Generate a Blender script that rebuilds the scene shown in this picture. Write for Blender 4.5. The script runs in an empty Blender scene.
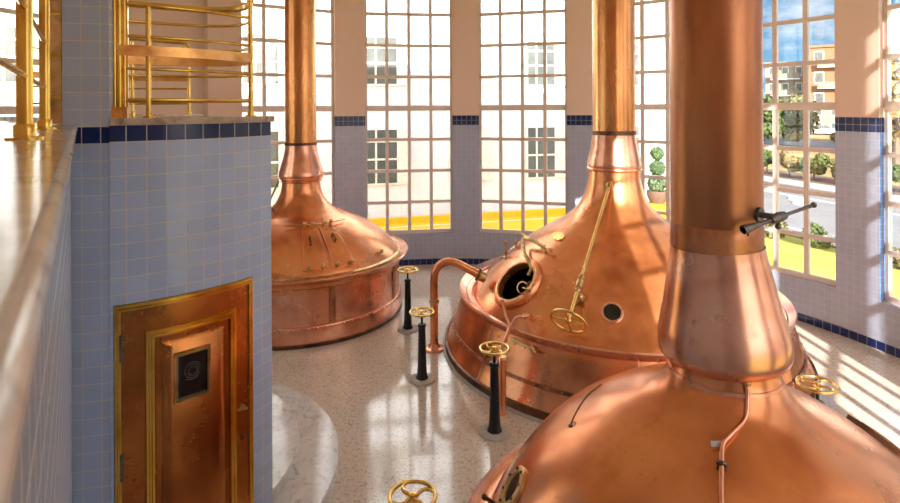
import bpy, bmesh, math, random
from mathutils import Vector, Matrix
random.seed(11)
PI = math.pi
SC = bpy.context.scene
COL = SC.collection
def R_(a): return math.radians(a)

# ------------------------------------------------------------------ mesh collector
class MB:
    def __init__(s): s.v = []; s.f = []; s.uv = []; s.has_uv = False; s.mi = {}
    def add(s, vs, fs, uvs=None):
        b = len(s.v); s.v += [Vector(p) for p in vs]
        for i, f in enumerate(fs):
            s.f.append([b + k for k in f]); s.uv.append(uvs[i] if uvs else None)
        if uvs: s.has_uv = True
    def obox(s, c, ax, ay, az):           # centre and three half-axis vectors
        c, ax, ay, az = Vector(c), Vector(ax), Vector(ay), Vector(az)
        vs = [c + sx*ax + sy*ay + sz*az for sz in (-1, 1) for sy in (-1, 1) for sx in (-1, 1)]
        s.add(vs, [(0,2,3,1), (4,5,7,6), (0,1,5,4), (2,6,7,3), (0,4,6,2), (1,3,7,5)])
        return s
    def box(s, x0, y0, z0, x1, y1, z1):
        return s.obox(((x0+x1)/2, (y0+y1)/2, (z0+z1)/2), ((x1-x0)/2,0,0), (0,(y1-y0)/2,0), (0,0,(z1-z0)/2))
    def tube(s, path, r, n=12, closed=False, cap=True):
        P = [Vector(p) for p in path]; m = len(P)
        rs = r if isinstance(r, (list, tuple)) else [r]*m
        T = []
        for i in range(m):
            a = P[i-1] if (i or closed) else P[i]; b = P[(i+1) % m] if (i < m-1 or closed) else P[i]
            T.append((b-a).normalized())
        up = Vector((0,0,1)) if abs(T[0].z) < .9 else Vector((1,0,0))
        N = (up - T[0]*up.dot(T[0])).normalized(); vs = []
        for i in range(m):
            N = (N - T[i]*N.dot(T[i])).normalized(); B = T[i].cross(N)
            for k in range(n):
                a = 2*PI*k/n; vs.append(P[i] + rs[i]*(math.cos(a)*N + math.sin(a)*B))
        fs = []
        for i in range(m if closed else m-1):
            j = (i+1) % m
            for k in range(n): fs.append((i*n+k, i*n+(k+1) % n, j*n+(k+1) % n, j*n+k))
        if cap and not closed: fs += [tuple(range(n-1,-1,-1)), tuple(range((m-1)*n, m*n))]
        s.add(vs, fs); return s
    def rev(s, prof, o, ax=(0,0,1), n=48, closed=False, cap=False, keep=None):   # surface of revolution about an axis
        o = Vector(o); az = Vector(ax).normalized()
        u = Vector((1,0,0)) if abs(az.x) < .9 else Vector((0,1,0))
        u = (u - az*u.dot(az)).normalized(); w = az.cross(u); m = len(prof)
        vs = [o + az*z + r*(math.cos(2*PI*k/n)*u + math.sin(2*PI*k/n)*w) for r, z in prof for k in range(n)]
        fs = []
        for i in range(m if closed else m-1):
            j = (i+1) % m
            for k in range(n):
                q = (i*n+k, i*n+(k+1) % n, j*n+(k+1) % n, j*n+k)
                if keep and not keep(sum((vs[t] for t in q), Vector())/4): continue
                fs.append(q)
        if cap: fs += [tuple(range(n-1,-1,-1)), tuple(range((m-1)*n, m*n))]
        s.add(vs, fs); return s
    def torus(s, c, ax, R, r, n=40, m=10):
        return s.rev([(R + r*math.cos(2*PI*i/m), r*math.sin(2*PI*i/m)) for i in range(m)], c, ax, n, closed=True)
    def disc(s, c, ax, R, h, n=32):       # a short solid cylinder rising from c along ax
        return s.rev([(R, 0), (R, h*.8), (R*.96, h)], c, ax, n, cap=True)
    def ball(s, c, r, n=10, sq=1):
        return s.rev([(max(r*math.sin(PI*i/n), 1e-4), -sq*r*math.cos(PI*i/n)) for i in range(n+1)], c, (0,0,1), n*2)
    def arcwall(s, c, r0, r1, a0, a1, z0, z1, n):  # angles in degrees anticlockwise from +x, uv in metres
        for k in range(n):
            A = [R_(a0 + (a1-a0)*(k+t)/n) for t in (0, 1)]
            p = lambda r, a, z: (c[0]+r*math.cos(a), c[1]+r*math.sin(a), z)
            ua, ub = A[0]*r0, A[1]*r0
            for r, fl in ((r0, 0), (r1, 1)):
                q = [p(r,A[0],z0), p(r,A[1],z0), p(r,A[1],z1), p(r,A[0],z1)]; w = [(ua,z0), (ub,z0), (ub,z1), (ua,z1)]
                if not fl: q.reverse(); w.reverse()
                s.add(q, [(0,1,2,3)], [w])
            for z, fl in ((z0, 1), (z1, 0)):
                q = [p(r0,A[0],z), p(r0,A[1],z), p(r1,A[1],z), p(r1,A[0],z)]; w = [(ua,z), (ub,z), (ub,z), (ua,z)]
                if not fl: q.reverse(); w.reverse()
                s.add(q, [(0,1,2,3)], [w])
            for e, a in ((0, A[0]), (1, A[1])):
                if (e == 0 and k == 0) or (e == 1 and k == n-1):
                    q = [p(r0,a,z0), p(r1,a,z0), p(r1,a,z1), p(r0,a,z1)]; d = abs(r1-r0); w = [(ua,z0), (ua+d,z0), (ua+d,z1), (ua,z1)]
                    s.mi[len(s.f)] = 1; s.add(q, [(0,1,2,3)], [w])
        return s
    def flat(s, poly, z0, z1):
        n = len(poly); vs = [(x,y,z0) for x,y in poly] + [(x,y,z1) for x,y in poly]
        s.add(vs, [tuple(range(n-1,-1,-1)), tuple(range(n,2*n))] + [(i,(i+1)%n,(i+1)%n+n,i+n) for i in range(n)]); return s
    def quadwall(s, a, b, z0, z1):        # a single upright face with uv in metres
        L = math.hypot(b[0]-a[0], b[1]-a[1])
        s.add([(a[0],a[1],z0), (b[0],b[1],z0), (b[0],b[1],z1), (a[0],a[1],z1)], [(0,1,2,3)], [[(0,z0),(L,z0),(L,z1),(0,z1)]]); return s
    def build(s, name, mat, parent=None, loc=None, sharp=38, weld=False):
        o0 = Vector(loc) if loc is not None else Vector((0,0,0))
        base = o0
        if parent is not None: base = WORLD[parent.name]
        me = bpy.data.meshes.new(name)
        me.from_pydata([tuple(p - base) for p in s.v], [], s.f)
        if s.has_uv:
            ul = me.uv_layers.new(name='UVMap'); i = 0
            for fi, p in enumerate(me.polygons):
                u = s.uv[fi]
                for k, li in enumerate(p.loop_indices): ul.data[li].uv = u[k] if u else (0, 0)
        for k, i in s.mi.items(): me.polygons[k].material_index = i if isinstance(mat, (list, tuple)) else 0
        bm = bmesh.new(); bm.from_mesh(me)
        bmesh.ops.remove_doubles(bm, verts=bm.verts, dist=1e-5)
        if not s.has_uv: bmesh.ops.recalc_face_normals(bm, faces=bm.faces)
        for f in bm.faces: f.smooth = True
        for e in bm.edges:
            if len(e.link_faces) == 2 and e.calc_face_angle(0) > R_(sharp): e.smooth = False
        bm.to_mesh(me); bm.free()
        o = bpy.data.objects.new(name, me); COL.objects.link(o)
        for m in (mat if isinstance(mat, (list, tuple)) else [mat]): me.materials.append(m)
        if parent is not None: o.parent = parent; WORLD[o.name] = base
        else: o.location = o0; WORLD[o.name] = o0
        return o
WORLD = {}
def tag(o, label=None, cat=None, group=None, kind=None):
    if label: o['label'] = label
    if cat: o['category'] = cat
    if group: o['group'] = group
    if kind: o['kind'] = kind
    return o
def thing(name, label, cat, loc, group=None):
    o = bpy.data.objects.new(name, None); COL.objects.link(o); o.location = loc; o.empty_display_size = .2
    WORLD[o.name] = Vector(loc); return tag(o, label, cat, group)
def struct(o): o['kind'] = 'structure'; return o
def copy_tree(o, parent=None):
    c = o.copy(); COL.objects.link(c)
    if parent: c.parent = parent
    for ch in list(o.children): copy_tree(ch, c)
    return c
def smooth_prof(pts, k=6):                # Catmull-Rom through the profile points
    out = []
    for i in range(len(pts)-1):
        p0, p1, p2, p3 = pts[max(i-1,0)], pts[i], pts[i+1], pts[min(i+2,len(pts)-1)]
        for j in range(k):
            t = j/k
            out.append(tuple(.5*(2*b + (c-a)*t + (2*a-5*b+4*c-d)*t*t + (3*b-a-3*c+d)*t**3) for a,b,c,d in zip(p0,p1,p2,p3)))
    out.append(pts[-1]); return out
def curve(pts, k=8): return [Vector(p) for p in smooth_prof([tuple(p) for p in pts], k)]

# ------------------------------------------------------------------ materials
class NT:
    def __init__(s, name):
        s.m = bpy.data.materials.new(name); s.m.use_nodes = True; s.t = s.m.node_tree; s.t.nodes.clear()
        s.out = s.t.nodes.new('ShaderNodeOutputMaterial')
    def n(s, kind, ins=None, **kw):
        q = s.t.nodes.new(kind)
        for k, v in kw.items(): setattr(q, k, v)
        for k, v in (ins or {}).items():
            if hasattr(v, 'node'): s.t.links.new(v, q.inputs[k])
            else: q.inputs[k].default_value = v
        return q
    def ramp(s, fac, stops):
        q = s.n('ShaderNodeValToRGB', {'Fac': fac}); cr = q.color_ramp
        while len(cr.elements) < len(stops): cr.elements.new(.5)
        for e, (p, c) in zip(cr.elements, stops): e.position = p; e.color = (*c, 1)
        return q.outputs['Color']
    def mix(s, f, a, b):
        q = s.n('ShaderNodeMix', data_type='RGBA')
        for i, v in ((0, f), (6, a), (7, b)):
            if hasattr(v, 'node'): s.t.links.new(v, q.inputs[i])
            else: q.inputs[i].default_value = v if i == 0 else (*v[:3], 1)
        return q.outputs[2]
    def math(s, op, a, b=0):
        q = s.n('ShaderNodeMath', {0: a, 1: b}, operation=op); return q.outputs[0]
    def noise(s, vec, scale, detail=4, rough=.55, dist=0):
        q = s.n('ShaderNodeTexNoise', {'Scale': scale, 'Detail': detail, 'Roughness': rough, 'Distortion': dist, 'Vector': vec}); return q.outputs['Fac']
    def coord(s, out='Object', scale=None):
        c = s.n('ShaderNodeTexCoord').outputs[out]
        if scale: c = s.n('ShaderNodeMapping', {'Vector': c, 'Scale': scale}).outputs[0]
        return c
    def bsdf(s, **k):
        ins = {kk.replace('_', ' '): (((*v, 1) if len(v) == 3 else v) if isinstance(v, tuple) else v) for kk, v in k.items()}
        b = s.n('ShaderNodeBsdfPrincipled', ins); s.t.links.new(b.outputs[0], s.out.inputs[0]); return b
    def bump(s, h, st=.2, d=.01): return s.n('ShaderNodeBump', {'Height': h, 'Strength': st, 'Distance': d}).outputs[0]
M = {}
def metal(key, bright, mid, dark, rough, sc=1.6, streak=None, metallic=1.0, spot=.5):
    t = NT(key); c = t.coord('Object', streak)
    a = t.noise(c, sc, 3, .5, .1); b = t.noise(c, sc*2.6, 6, .7); d = t.noise(c, sc*15, 3, .6)
    col = t.ramp(a, [(.30, dark), (.50, mid), (.70, bright)])
    sm = t.ramp(b, [(.50, (0,0,0)), (.78, (1,1,1))]); sp = t.ramp(d, [(.66, (0,0,0)), (.74, (1,1,1))])
    col = t.mix(t.math('MULTIPLY', sm, spot), col, dark)
    col = t.mix(t.math('MULTIPLY', sp, spot*.55), col, tuple(x*.55 for x in dark))
    rg = t.math('ADD', t.math('ADD', t.math('MULTIPLY', a, .18), rough-.12), t.math('MULTIPLY', b, .12))
    t.bsdf(Base_Color=col, Metallic=metallic, Roughness=rg)
    M[key] = t.m
def plain(key, col, rough=.5, metallic=0., var=.12, sc=8, **kw):
    t = NT(key); a = t.noise(t.coord('Object'), sc, 4)
    c2 = tuple(max(0, x*(1-var)) for x in col); c3 = tuple(min(1, x*(1+var)) for x in col)
    t.bsdf(Base_Color=t.ramp(a, [(.3, c2), (.7, c3)]), Roughness=rough, Metallic=metallic, **kw); M[key] = t.m
metal('copper', (.92,.41,.20), (.84,.33,.135), (.48,.15,.055), .22, 1.3, None, .80, .65)
metal('copper_neck', (.92,.50,.34), (.86,.42,.27), (.58,.25,.15), .21, 2.5, None, .88, .7)
metal('copper_pipe', (.62,.28,.12), (.44,.17,.075), (.24,.09,.04), .32, 1.6, (1.6,1.6,.3), .85)
metal('copper_golden', (.88,.48,.20), (.74,.33,.12), (.45,.17,.06), .24, 1.6, (1.6,1.6,.3), .95)
metal('copper_stained', (.62,.26,.12), (.40,.15,.07), (.16,.07,.05), .32, 3.0, (1.6,1.6,1.0), .9)
metal('copper_skirt', (.90,.46,.30), (.80,.36,.22), (.52,.20,.11), .24, 1.6, None, .84, .65)
metal('copper_door', (.60,.25,.07), (.47,.165,.045), (.28,.09,.025), .24, 1.4, None, 1.0, .3)
metal('copper_dark', (.26,.14,.09), (.18,.09,.06), (.09,.05,.04), .4, 5)
metal('brass', (.95,.70,.28), (.90,.62,.20), (.68,.42,.11), .2, 3, None, 1.0, .25)
metal('brass_old', (.80,.58,.30), (.66,.45,.20), (.40,.26,.11), .33, 8)
metal('brass_rail', (.90,.62,.18), (.82,.52,.11), (.58,.32,.06), .18, 3, None, 1.0, .2)
metal('copper_band', (.95,.60,.26), (.85,.46,.15), (.60,.26,.08), .3, 5)
metal('iron', (.20,.18,.17), (.15,.135,.13), (.09,.08,.075), .42, 9)
plain('black_iron', (.016,.016,.018), .35, .3)
plain('black_glass', (.008,.008,.010), .12)
plain('dark_inside', (.015,.010,.008), .7)
plain('stone_grey', (.50,.46,.42), .5, 0, .15, 20)
plain('frame_paint', (.78,.68,.62), .45, 0, .05)
plain('plaster_ceiling', (.86,.80,.74), .8, 0, .03)
plain('white_render', (.78,.82,.90), .85, 0, .04, 1.5)
plain('white_paint', (.80,.80,.78), .6)
plain('far_glass', (.09,.10,.095), .3, 0, .35, 1.5)
plain('yellow_paint', (.90,.50,.004), .7, 0, .06, 2)
plain('asphalt', (.22,.21,.21), .9, 0, .12, .8)
plain('pavement', (.42,.40,.38), .9, 0, .08, 2)
plain('brown_verge', (.16,.10,.07), .9, 0, .2, 3)
plain('bark', (.16,.11,.08), .9)
plain('clay', (.13,.075,.055), .8)
plain('ochre_render', (.25,.12,.06), .85, 0, .06, 1)
plain('sand_render', (.27,.21,.15), .85, 0, .06, 1)
plain('car_paint', (.65,.67,.70), .3, .2)
plain('rubber', (.02,.02,.02), .8)
plain('dry_field', (.36,.25,.09), .95, 0, .35, .35)
plain('hill_green', (.15,.20,.16), .95, 0, .3, .05)
def leafmat(key, a, b):
    t = NT(key); c = t.ramp(t.noise(t.coord('Object'), 3.0, 3), [(.35, a), (.65, b)])
    t.bsdf(Base_Color=c, Roughness=.7); M[key] = t.m
leafmat('leaf', (.035,.065,.015), (.11,.15,.03)); leafmat('leaf_olive', (.08,.075,.025), (.20,.17,.06)); leafmat('leaf_dry', (.18,.12,.04), (.32,.22,.08)); leafmat('leaf_topiary', (.05,.09,.03), (.10,.16,.06))
t = NT('grass'); g = t.noise(t.coord('Object'), .35, 5); g2 = t.noise(t.coord('Object'), 40, 2)
t.bsdf(Base_Color=t.mix(t.math('MULTIPLY', g2, .35), t.ramp(g, [(.35, (.34,.36,.05)), (.6, (.56,.48,.09))]), (.17,.22,.03)), Roughness=.9); M['grass'] = t.m
# marble
t = NT('marble'); c = t.coord('Object'); a = t.noise(c, 3.5, 8, .65, 1.8)
t.bsdf(Base_Color=t.ramp(a, [(.36, (.30,.21,.15)), (.47, (.50,.38,.28)), (.6, (.60,.48,.37))]), Roughness=.16, IOR=1.32); M['marble'] = t.m
t = NT('marble_step'); c = t.coord('Object'); a = t.noise(c, 4.5, 8, .7, 2.0)
t.bsdf(Base_Color=t.ramp(a, [(.34, (.40,.36,.34)), (.44, (.68,.63,.59)), (.6, (.80,.76,.72))]), Roughness=.12); M['marble_step'] = t.m
# terrazzo floor
t = NT('terrazzo'); c = t.coord('Object')
v = t.n('ShaderNodeTexVoronoi', {'Vector': c, 'Scale': 42.0}); v2 = t.n('ShaderNodeTexVoronoi', {'Vector': c, 'Scale': 95.0})
s1 = t.n('ShaderNodeSeparateColor', {0: v.outputs['Color']}).outputs[0]; s2 = t.n('ShaderNodeSeparateColor', {0: v2.outputs['Color']}).outputs[1]
chip = t.ramp(s1, [(.0, (.30,.21,.15)), (.10, (.34,.25,.18)), (.13, (.62,.50,.39)), (.55, (.72,.61,.51)), (.8, (.80,.71,.62)), (1, (.69,.58,.49))])
fine = t.ramp(s2, [(.0, (.38,.28,.2)), (.14, (.45,.34,.26)), (.17, (.73,.62,.52)), (1, (.79,.69,.60))])
big = t.noise(c, .5, 3)
base = t.mix(.5, chip, fine)
t.bsdf(Base_Color=t.mix(t.math('MULTIPLY', big, .15), base, (.80,.68,.55)), Roughness=t.math('ADD', t.math('MULTIPLY', t.noise(c, 6, 3), .1), .07), Coat_Weight=.35, Coat_Roughness=.05); M['terrazzo'] = t.m
# glazed tiles, uv in metres
def tiles(key, col, grout, size, top, band=None, bandcol=(.012,.028,.13), plaster=None, rough=.18, var=.08):
    t = NT(key); uv = t.coord('UV')
    mp = t.n('ShaderNodeMapping', {'Vector': uv, 'Location': (0, -top, 0)}).outputs[0]
    c2 = tuple(x*(1-var) for x in col)
    def brick(a, b, g): return t.n('ShaderNodeTexBrick', {'Vector': mp, 'Color1': (*a,1), 'Color2': (*b,1), 'Mortar': (*g,1), 'Scale': 1.0, 'Mortar Size': .0035, 'Mortar Smooth': .1, 'Brick Width': size, 'Row Height': size}, offset=0.0, squash=1.0)
    b1 = brick(col, c2, grout); colr = b1.outputs['Color']; z = t.n('ShaderNodeSeparateXYZ', {0: uv}).outputs[1]
    if band:
        b2 = brick(bandcol, tuple(x*.75 for x in bandcol), tuple(x*.85 for x in grout))
        colr = t.mix(t.math('MULTIPLY', t.math('GREATER_THAN', z, band[0]), t.math('LESS_THAN', z, band[1])), colr, b2.outputs['Color'])
    rg = t.math('ADD', t.math('MULTIPLY', b1.outputs['Fac'], .4), rough); bh = t.math('SUBTRACT', 1.0, b1.outputs['Fac'])
    if plaster:
        up = t.math('GREATER_THAN', z, plaster[0]); pn = t.noise(t.coord('Object'), 2, 4)
        colr = t.mix(up, colr, t.mix(t.math('MULTIPLY', pn, .12), plaster[1], tuple(x*.8 for x in plaster[1])))
        rg = t.math('MAXIMUM', rg, t.math('MULTIPLY', up, .85)); bh = t.math('MAXIMUM', bh, up)
    t.bsdf(Base_Color=colr, Roughness=rg, Normal=t.bump(bh, .25, .003)); M[key] = t.m
PEACH = (.84,.64,.53)
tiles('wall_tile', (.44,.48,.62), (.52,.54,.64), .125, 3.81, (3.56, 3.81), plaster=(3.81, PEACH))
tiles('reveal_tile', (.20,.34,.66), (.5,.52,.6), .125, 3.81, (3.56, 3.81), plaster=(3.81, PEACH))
tiles('drum_tile', (.46,.55,.76), (.66,.60,.55), .127, 3.885, (3.758, 3.9))
tiles('pier_tile', (.47,.55,.74), (.66,.60,.55), .127, 3.875, (3.748, 3.875))
tiles('parapet_tile', (.46,.56,.72), (.70,.66,.62), .127, 3.852, (3.725, 3.852))
tiles('base_tile', (.014,.03,.14), (.35,.35,.42), .15, .15, rough=.15)
# window glass: clear with a weak mirror reflection
t = NT('window_glass'); lw = t.n('ShaderNodeLayerWeight', {'Blend': .5}); fr = t.n('ShaderNodeMath', {0: t.math('MULTIPLY', t.math('POWER', lw.outputs['Facing'], 5.0), .7), 1: .05}, operation='ADD')
tr = t.n('ShaderNodeBsdfTransparent', {'Color': (.96,.98,.98,1)}); gl = t.n('ShaderNodeBsdfGlossy', {'Roughness': .02, 'Color': (1,1,1,1)})
mx = t.n('ShaderNodeMixShader', {0: fr.outputs[0], 1: tr.outputs[0], 2: gl.outputs[0]}); t.t.links.new(mx.outputs[0], t.out.inputs[0]); M['glass'] = t.m

# ------------------------------------------------------------------ the round hall
CX, CY, RW, RO, ZC, ZS, ZT = 0.0, 7.0, 7.35, 7.62, 7.75, .80, 7.20
HALF = 8.65
def hall(b, r):                            # bearing in degrees clockwise from straight ahead
    return Vector((CX + r*math.sin(R_(b)), CY + r*math.cos(R_(b)), 0))
WIN = [14.35 + 22.5*k for k in range(-5, 7) if k != -3]       # bearings of the windows
WIN[WIN.index(-30.65)] = -31.3; WIN[WIN.index(59.35)] = 58.5; WIN[WIN.index(81.85)] = 81.5
def solid(mb, b0, b1, z0, z1):
    mb.arcwall((CX, CY), RW, RO, 90-b1, 90-b0, z0, z1, max(2, int((b1-b0)/2.8)))
walls = {'wall_left': MB(), 'wall_back': MB(), 'wall_right': MB(), 'wall_front': MB()}
def which(b): return 'wall_left' if b < -47 else 'wall_back' if b < 47 else 'wall_right' if b < 115 else 'wall_front'
prev = WIN[0] - HALF
for i, b in enumerate(WIN):
    if b - HALF - prev > 15 and i:          # a blind bay, set back between two piers
        solid(walls['wall_left'], prev, prev + 5.4, 0, ZC); solid(walls['wall_left'], b - HALF - 5.6, b - HALF, 0, ZC)
        walls['wall_left'].arcwall((CX, CY), RW+.24, RO+.2, 90-(b-HALF-5.6)-2, 90-(prev+5.4)+2, 0, ZC, 6)
    elif b - HALF > prev + .01: solid(walls[which((prev + b - HALF)/2)], prev, b - HALF, 0, ZC)
    solid(walls[which(b)], b - HALF, b + HALF, 0, ZS); solid(walls[which(b)], b - HALF, b + HALF, ZT, ZC)
    prev = b + HALF
solid(walls['wall_front'], prev, WIN[0] - HALF + 360, 0, ZC)
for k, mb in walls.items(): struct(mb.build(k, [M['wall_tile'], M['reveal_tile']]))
for nm, b0, b1 in (('baseboard_left', -84, -47), ('baseboard_back', -47, 47), ('baseboard_right', 47, 120)):
    struct(MB().arcwall((CX, CY), RW-.012, RW+.01, 90-b1, 90-b0, 0, .15, 30).build(nm, M['base_tile']))
struct(MB().rev([(.001, -.12), (RO, -.12), (RO, 0), (.001, 0)], (CX, CY, 0), n=96).build('floor', M['terrazzo']))
struct(MB().rev([(.001, ZC), (RO, ZC), (RO, ZC+.2), (.001, ZC+.2)], (CX, CY, 0), n=96).build('ceiling', M['plaster_ceiling']))
for i, b in enumerate(WIN):
    rr = 7.50; c = hall(b, rr*math.cos(R_(HALF))); w = rr*math.sin(R_(HALF)) - .005
    tx = Vector((math.cos(R_(b)), -math.sin(R_(b)), 0)); nx = Vector((math.sin(R_(b)), math.cos(R_(b)), 0)); up = Vector((0,0,1))
    f = MB(); rows = 8; dz = (ZT-ZS)/rows
    for k in range(5):
        hw = .034 if k in (0, 4) else .042
        x = -w + 2*w*k/4 + (hw if k == 0 else -hw if k == 4 else 0)
        f.obox(c + tx*x + up*(ZS+ZT)/2, tx*hw, nx*.035, up*(ZT-ZS)/2)
    for k in range(rows+1):
        hh = .07 if k == 4 else .045 if k in (0, 8) else .040
        z = ZS + dz*k + (hh if k == 0 else -hh if k == 8 else 0)
        f.obox(c + up*z, tx*(w-.01), nx*(.034 if k != 4 else .045), up*hh)
    o = struct(f.build('window_%d' % (i+1), M['frame_paint']))
    g = MB(); q = c + up*(ZS+ZT)/2 + nx*.004; g.obox(q, tx*(w-.03), nx*.003, up*((ZT-ZS)/2-.03))
    g.build('pane', M['glass'], o)

# ------------------------------------------------------------------ kettles
def rivets(points, r=.013):
    m = MB()
    for p, n in points:
        n = Vector(n).normalized(); m.rev([(r, 0), (r*.75, r*.55), (.0005, r*.8)], p, n, 6)
    return m
class Kettle:
    def __init__(s, c, prof, label):
        s.c = Vector((c[0], c[1], 0)); s.prof = prof
        s.root = thing('brew_kettle', label, 'kettle', (c[0], c[1], 0))
    def r_at(s, z):
        p = s.prof
        for (r0, z0), (r1, z1) in zip(p, p[1:]):
            if min(z0, z1) <= z <= max(z0, z1) and z1 != z0: return r0 + (r1-r0)*(z-z0)/(z1-z0)
        return p[-1][0]
    def z_at(s, r):
        p = s.prof
        for (r0, z0), (r1, z1) in zip(p, p[1:]):
            if min(r0, r1) <= r <= max(r0, r1) and r1 != r0: return z0 + (z1-z0)*(r-r0)/(r1-r0)
        return p[0][1]
    def on(s, az, r=None, z=None, off=0):   # point and outward normal on the dome
        if r is None: r = s.r_at(z)
        if z is None: z = s.z_at(r)
        ra, rb = s.r_at(z-.03), s.r_at(z+.03); n2 = Vector((.06, ra-rb)).normalized()
        d = Vector((math.cos(R_(az)), math.sin(R_(az)), 0)); n = d*n2.x + Vector((0,0,1))*n2.y
        return s.c + d*r + Vector((0,0,z)) + n*off, n
    def part(s, name, mb, mat, par=None, label=None):
        o = mb.build(name, M[mat], par or s.root)
        if label: o['label'] = label
        return o
    def lathe(s, name, prof, mat, n=128, closed=False, keep=None, par=None, label=None):
        return s.part(name, MB().rev(prof, s.c, n=n, closed=closed, keep=keep), mat, par, label)
    def ringpts(s, r, z, n, up=0): return [(s.c + Vector((r*math.cos(2*PI*i/n), r*math.sin(2*PI*i/n), z)), (math.cos(2*PI*i/n), math.sin(2*PI*i/n), up)) for i in range(n)]
    def rivetring(s, r, z, n, up=0, rad=.013, mat='copper_skirt', name='rivets'):
        o = s.part(name, rivets(s.ringpts(r, z, n, up), rad*1.2), mat); o['kind'] = 'stuff'; return o

# ---- the big kettle with the open manhole
domeM = smooth_prof([(2.40,.82),(2.27,.985),(1.99,1.295),(1.6,1.623),(1.17,1.913),(.9,2.075),(.71,2.22),(.56,2.40),(.475,2.61),(.43,2.80),(.42,2.95)], 6)
KM = Kettle((2.78, 9.5), domeM, 'large copper kettle with an open round manhole and a long slanting brass valve rod')
mh, mhn = KM.on(-152.9, z=1.309); MHR = .335
ph, phn = KM.on(-107.3, z=1.235)
def keepM(p): return ((p-mh) - mhn*(p-mh).dot(mhn)).length > MHR+.03 or (p-mh).length > .8
KM.lathe('dome', domeM, 'copper', 220, keep=keepM)
KM.lathe('curb', [(2.80,0),(2.925,0),(2.925,.02),(2.915,.03),(2.80,.03)], 'stone_grey', 128)
KM.lathe('foot_band', [(2.875,.02),(2.89,.035),(2.885,.115),(2.85,.125)], 'copper_dark', 128)
skM = smooth_prof([(2.86,.10),(2.80,.2),(2.735,.36),(2.66,.58),(2.60,.75),(2.55,.84),(2.50,.89)], 4)
KM.lathe('skirt', skM, 'copper', 160)
KM.lathe('seam_band', [(2.748,.352),(2.756,.35),(2.742,.392),(2.734,.394)], 'copper_stained', 160)
KM.rivetring(2.752, .372, 90, .35)
KM.lathe('seam_band', [(2.602,.715),(2.612,.712),(2.592,.765),(2.582,.767)], 'copper_stained', 160)
KM.rivetring(2.605, .74, 100, .35)
KM.lathe('gutter', [(2.39,.815),(2.42,.79),(2.52,.80),(2.60,.865),(2.635,.945),(2.62,.965),(2.59,.935),(2.51,.86),(2.43,.84),(2.40,.86)], 'copper_neck', 160, closed=True)
m = MB()
for az in (-100, -52, 175, -148, 60, 120):
    pts = [KM.c + Vector((r*math.cos(R_(az)), r*math.sin(R_(az)), z)) + Vector((math.cos(R_(az)), math.sin(R_(az)), 0))*.004 for r, z in skM]
    tg = Vector((-math.sin(R_(az)), math.cos(R_(az)), 0))*.012
    o = MB()
    for a, b in zip(pts, pts[1:]): o.add([a-tg, a+tg, b+tg, b-tg], [(0,1,2,3)])
    KM.part('vertical_seam', o, 'copper_skirt')
KM.lathe('neck_ring', [(.425+.035*math.cos(R_(a)), 2.965+.032*math.sin(R_(a))) for a in range(0, 360, 30)], 'copper_neck', 72, closed=True)
KM.lathe('neck_bell', smooth_prof([(.42,2.97),(.445,3.02),(.435,3.1),(.40,3.26),(.37,3.42),(.355,3.58)], 5), 'copper_neck', 72)
KM.lathe('collar', [(.35,3.53),(.362,3.535),(.362,3.60),(.35,3.605)], 'copper_dark', 72)
KM.lathe('vapour_pipe', [(.35,3.55),(.35,4.5),(.35,5.5),(.35,ZC-.01)], 'copper_golden', 72)
# manhole
fl = MB().rev([(MHR+.11,-.03),(MHR+.11,.0),(MHR+.085,.035),(MHR+.03,.05),(MHR-.005,.04),(MHR-.01,-.06),(MHR+.02,-.06)], mh, mhn, 56)
mo = KM.part('manhole_ring', fl, 'copper', label='raised copper manhole rim')
KM.part('gasket', MB().torus(mh + mhn*.045, mhn, MHR+.012, .012, 56, 8), 'brass_old', mo)
p1, n1 = KM.on(-178, r=1.48); p2, n2 = KM.on(-146, r=1.445)
b1, b2 = p1+n1*.20, p2+n2*.07
hg = MB().tube([b1, b2], .017, 10).ball(b2, .036).ball(b1, .027)
ho = KM.part('lid_hinge', hg, 'brass_old')
upv = KM.on(-154, r=1.40)[0] - mh; upv = (upv - mhn*upv.dot(mhn)).normalized(); sv = mhn.cross(upv)
ac = b1.lerp(b2, .62)
aB, nB = KM.on(-174, r=1.50); aC, nC = KM.on(-161, r=1.63); aD, nD = KM.on(-151.5, r=1.73)
arm = curve([ac, ac.lerp(aB, .5)+nB*.12, aB+nB*.13, aC+nC*.12, aD+nD*.03, mh+upv*.20-mhn*.05-sv*.05])
KM.part('lid_arm', MB().tube(arm, [.034]*len(arm), 8), 'brass_old', ho)
KM.part('hinge_block', MB().tube([b1.lerp(b2,.45), b1.lerp(b2,.8)], .034, 10).tube([b1.lerp(b2,.7), KM.on(-152, r=1.46)[0]], .03, 8), 'brass_old', ho)
lidn = (mhn*.25 + sv*-.9 + upv*.35).normalized()
KM.part('lid', MB().rev([(.001,-.012),(.22,-.012),(.25,0),(.22,.03),(.001,.055)], mh+upv*.06-mhn*.30-sv*.20, lidn, 40), 'copper_dark', ho)
wc = mh - sv*.25 + mhn*.06 - upv*.06
wv = MB().torus(wc, (mhn*.3-sv).normalized(), .085, .010, 28, 6).tube([wc, wc-sv*.2+mhn*.03], .013, 8).ball(wc-sv*.2+mhn*.03, .026)
KM.part('lid_wheel', wv, 'brass_old', mo)
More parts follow.
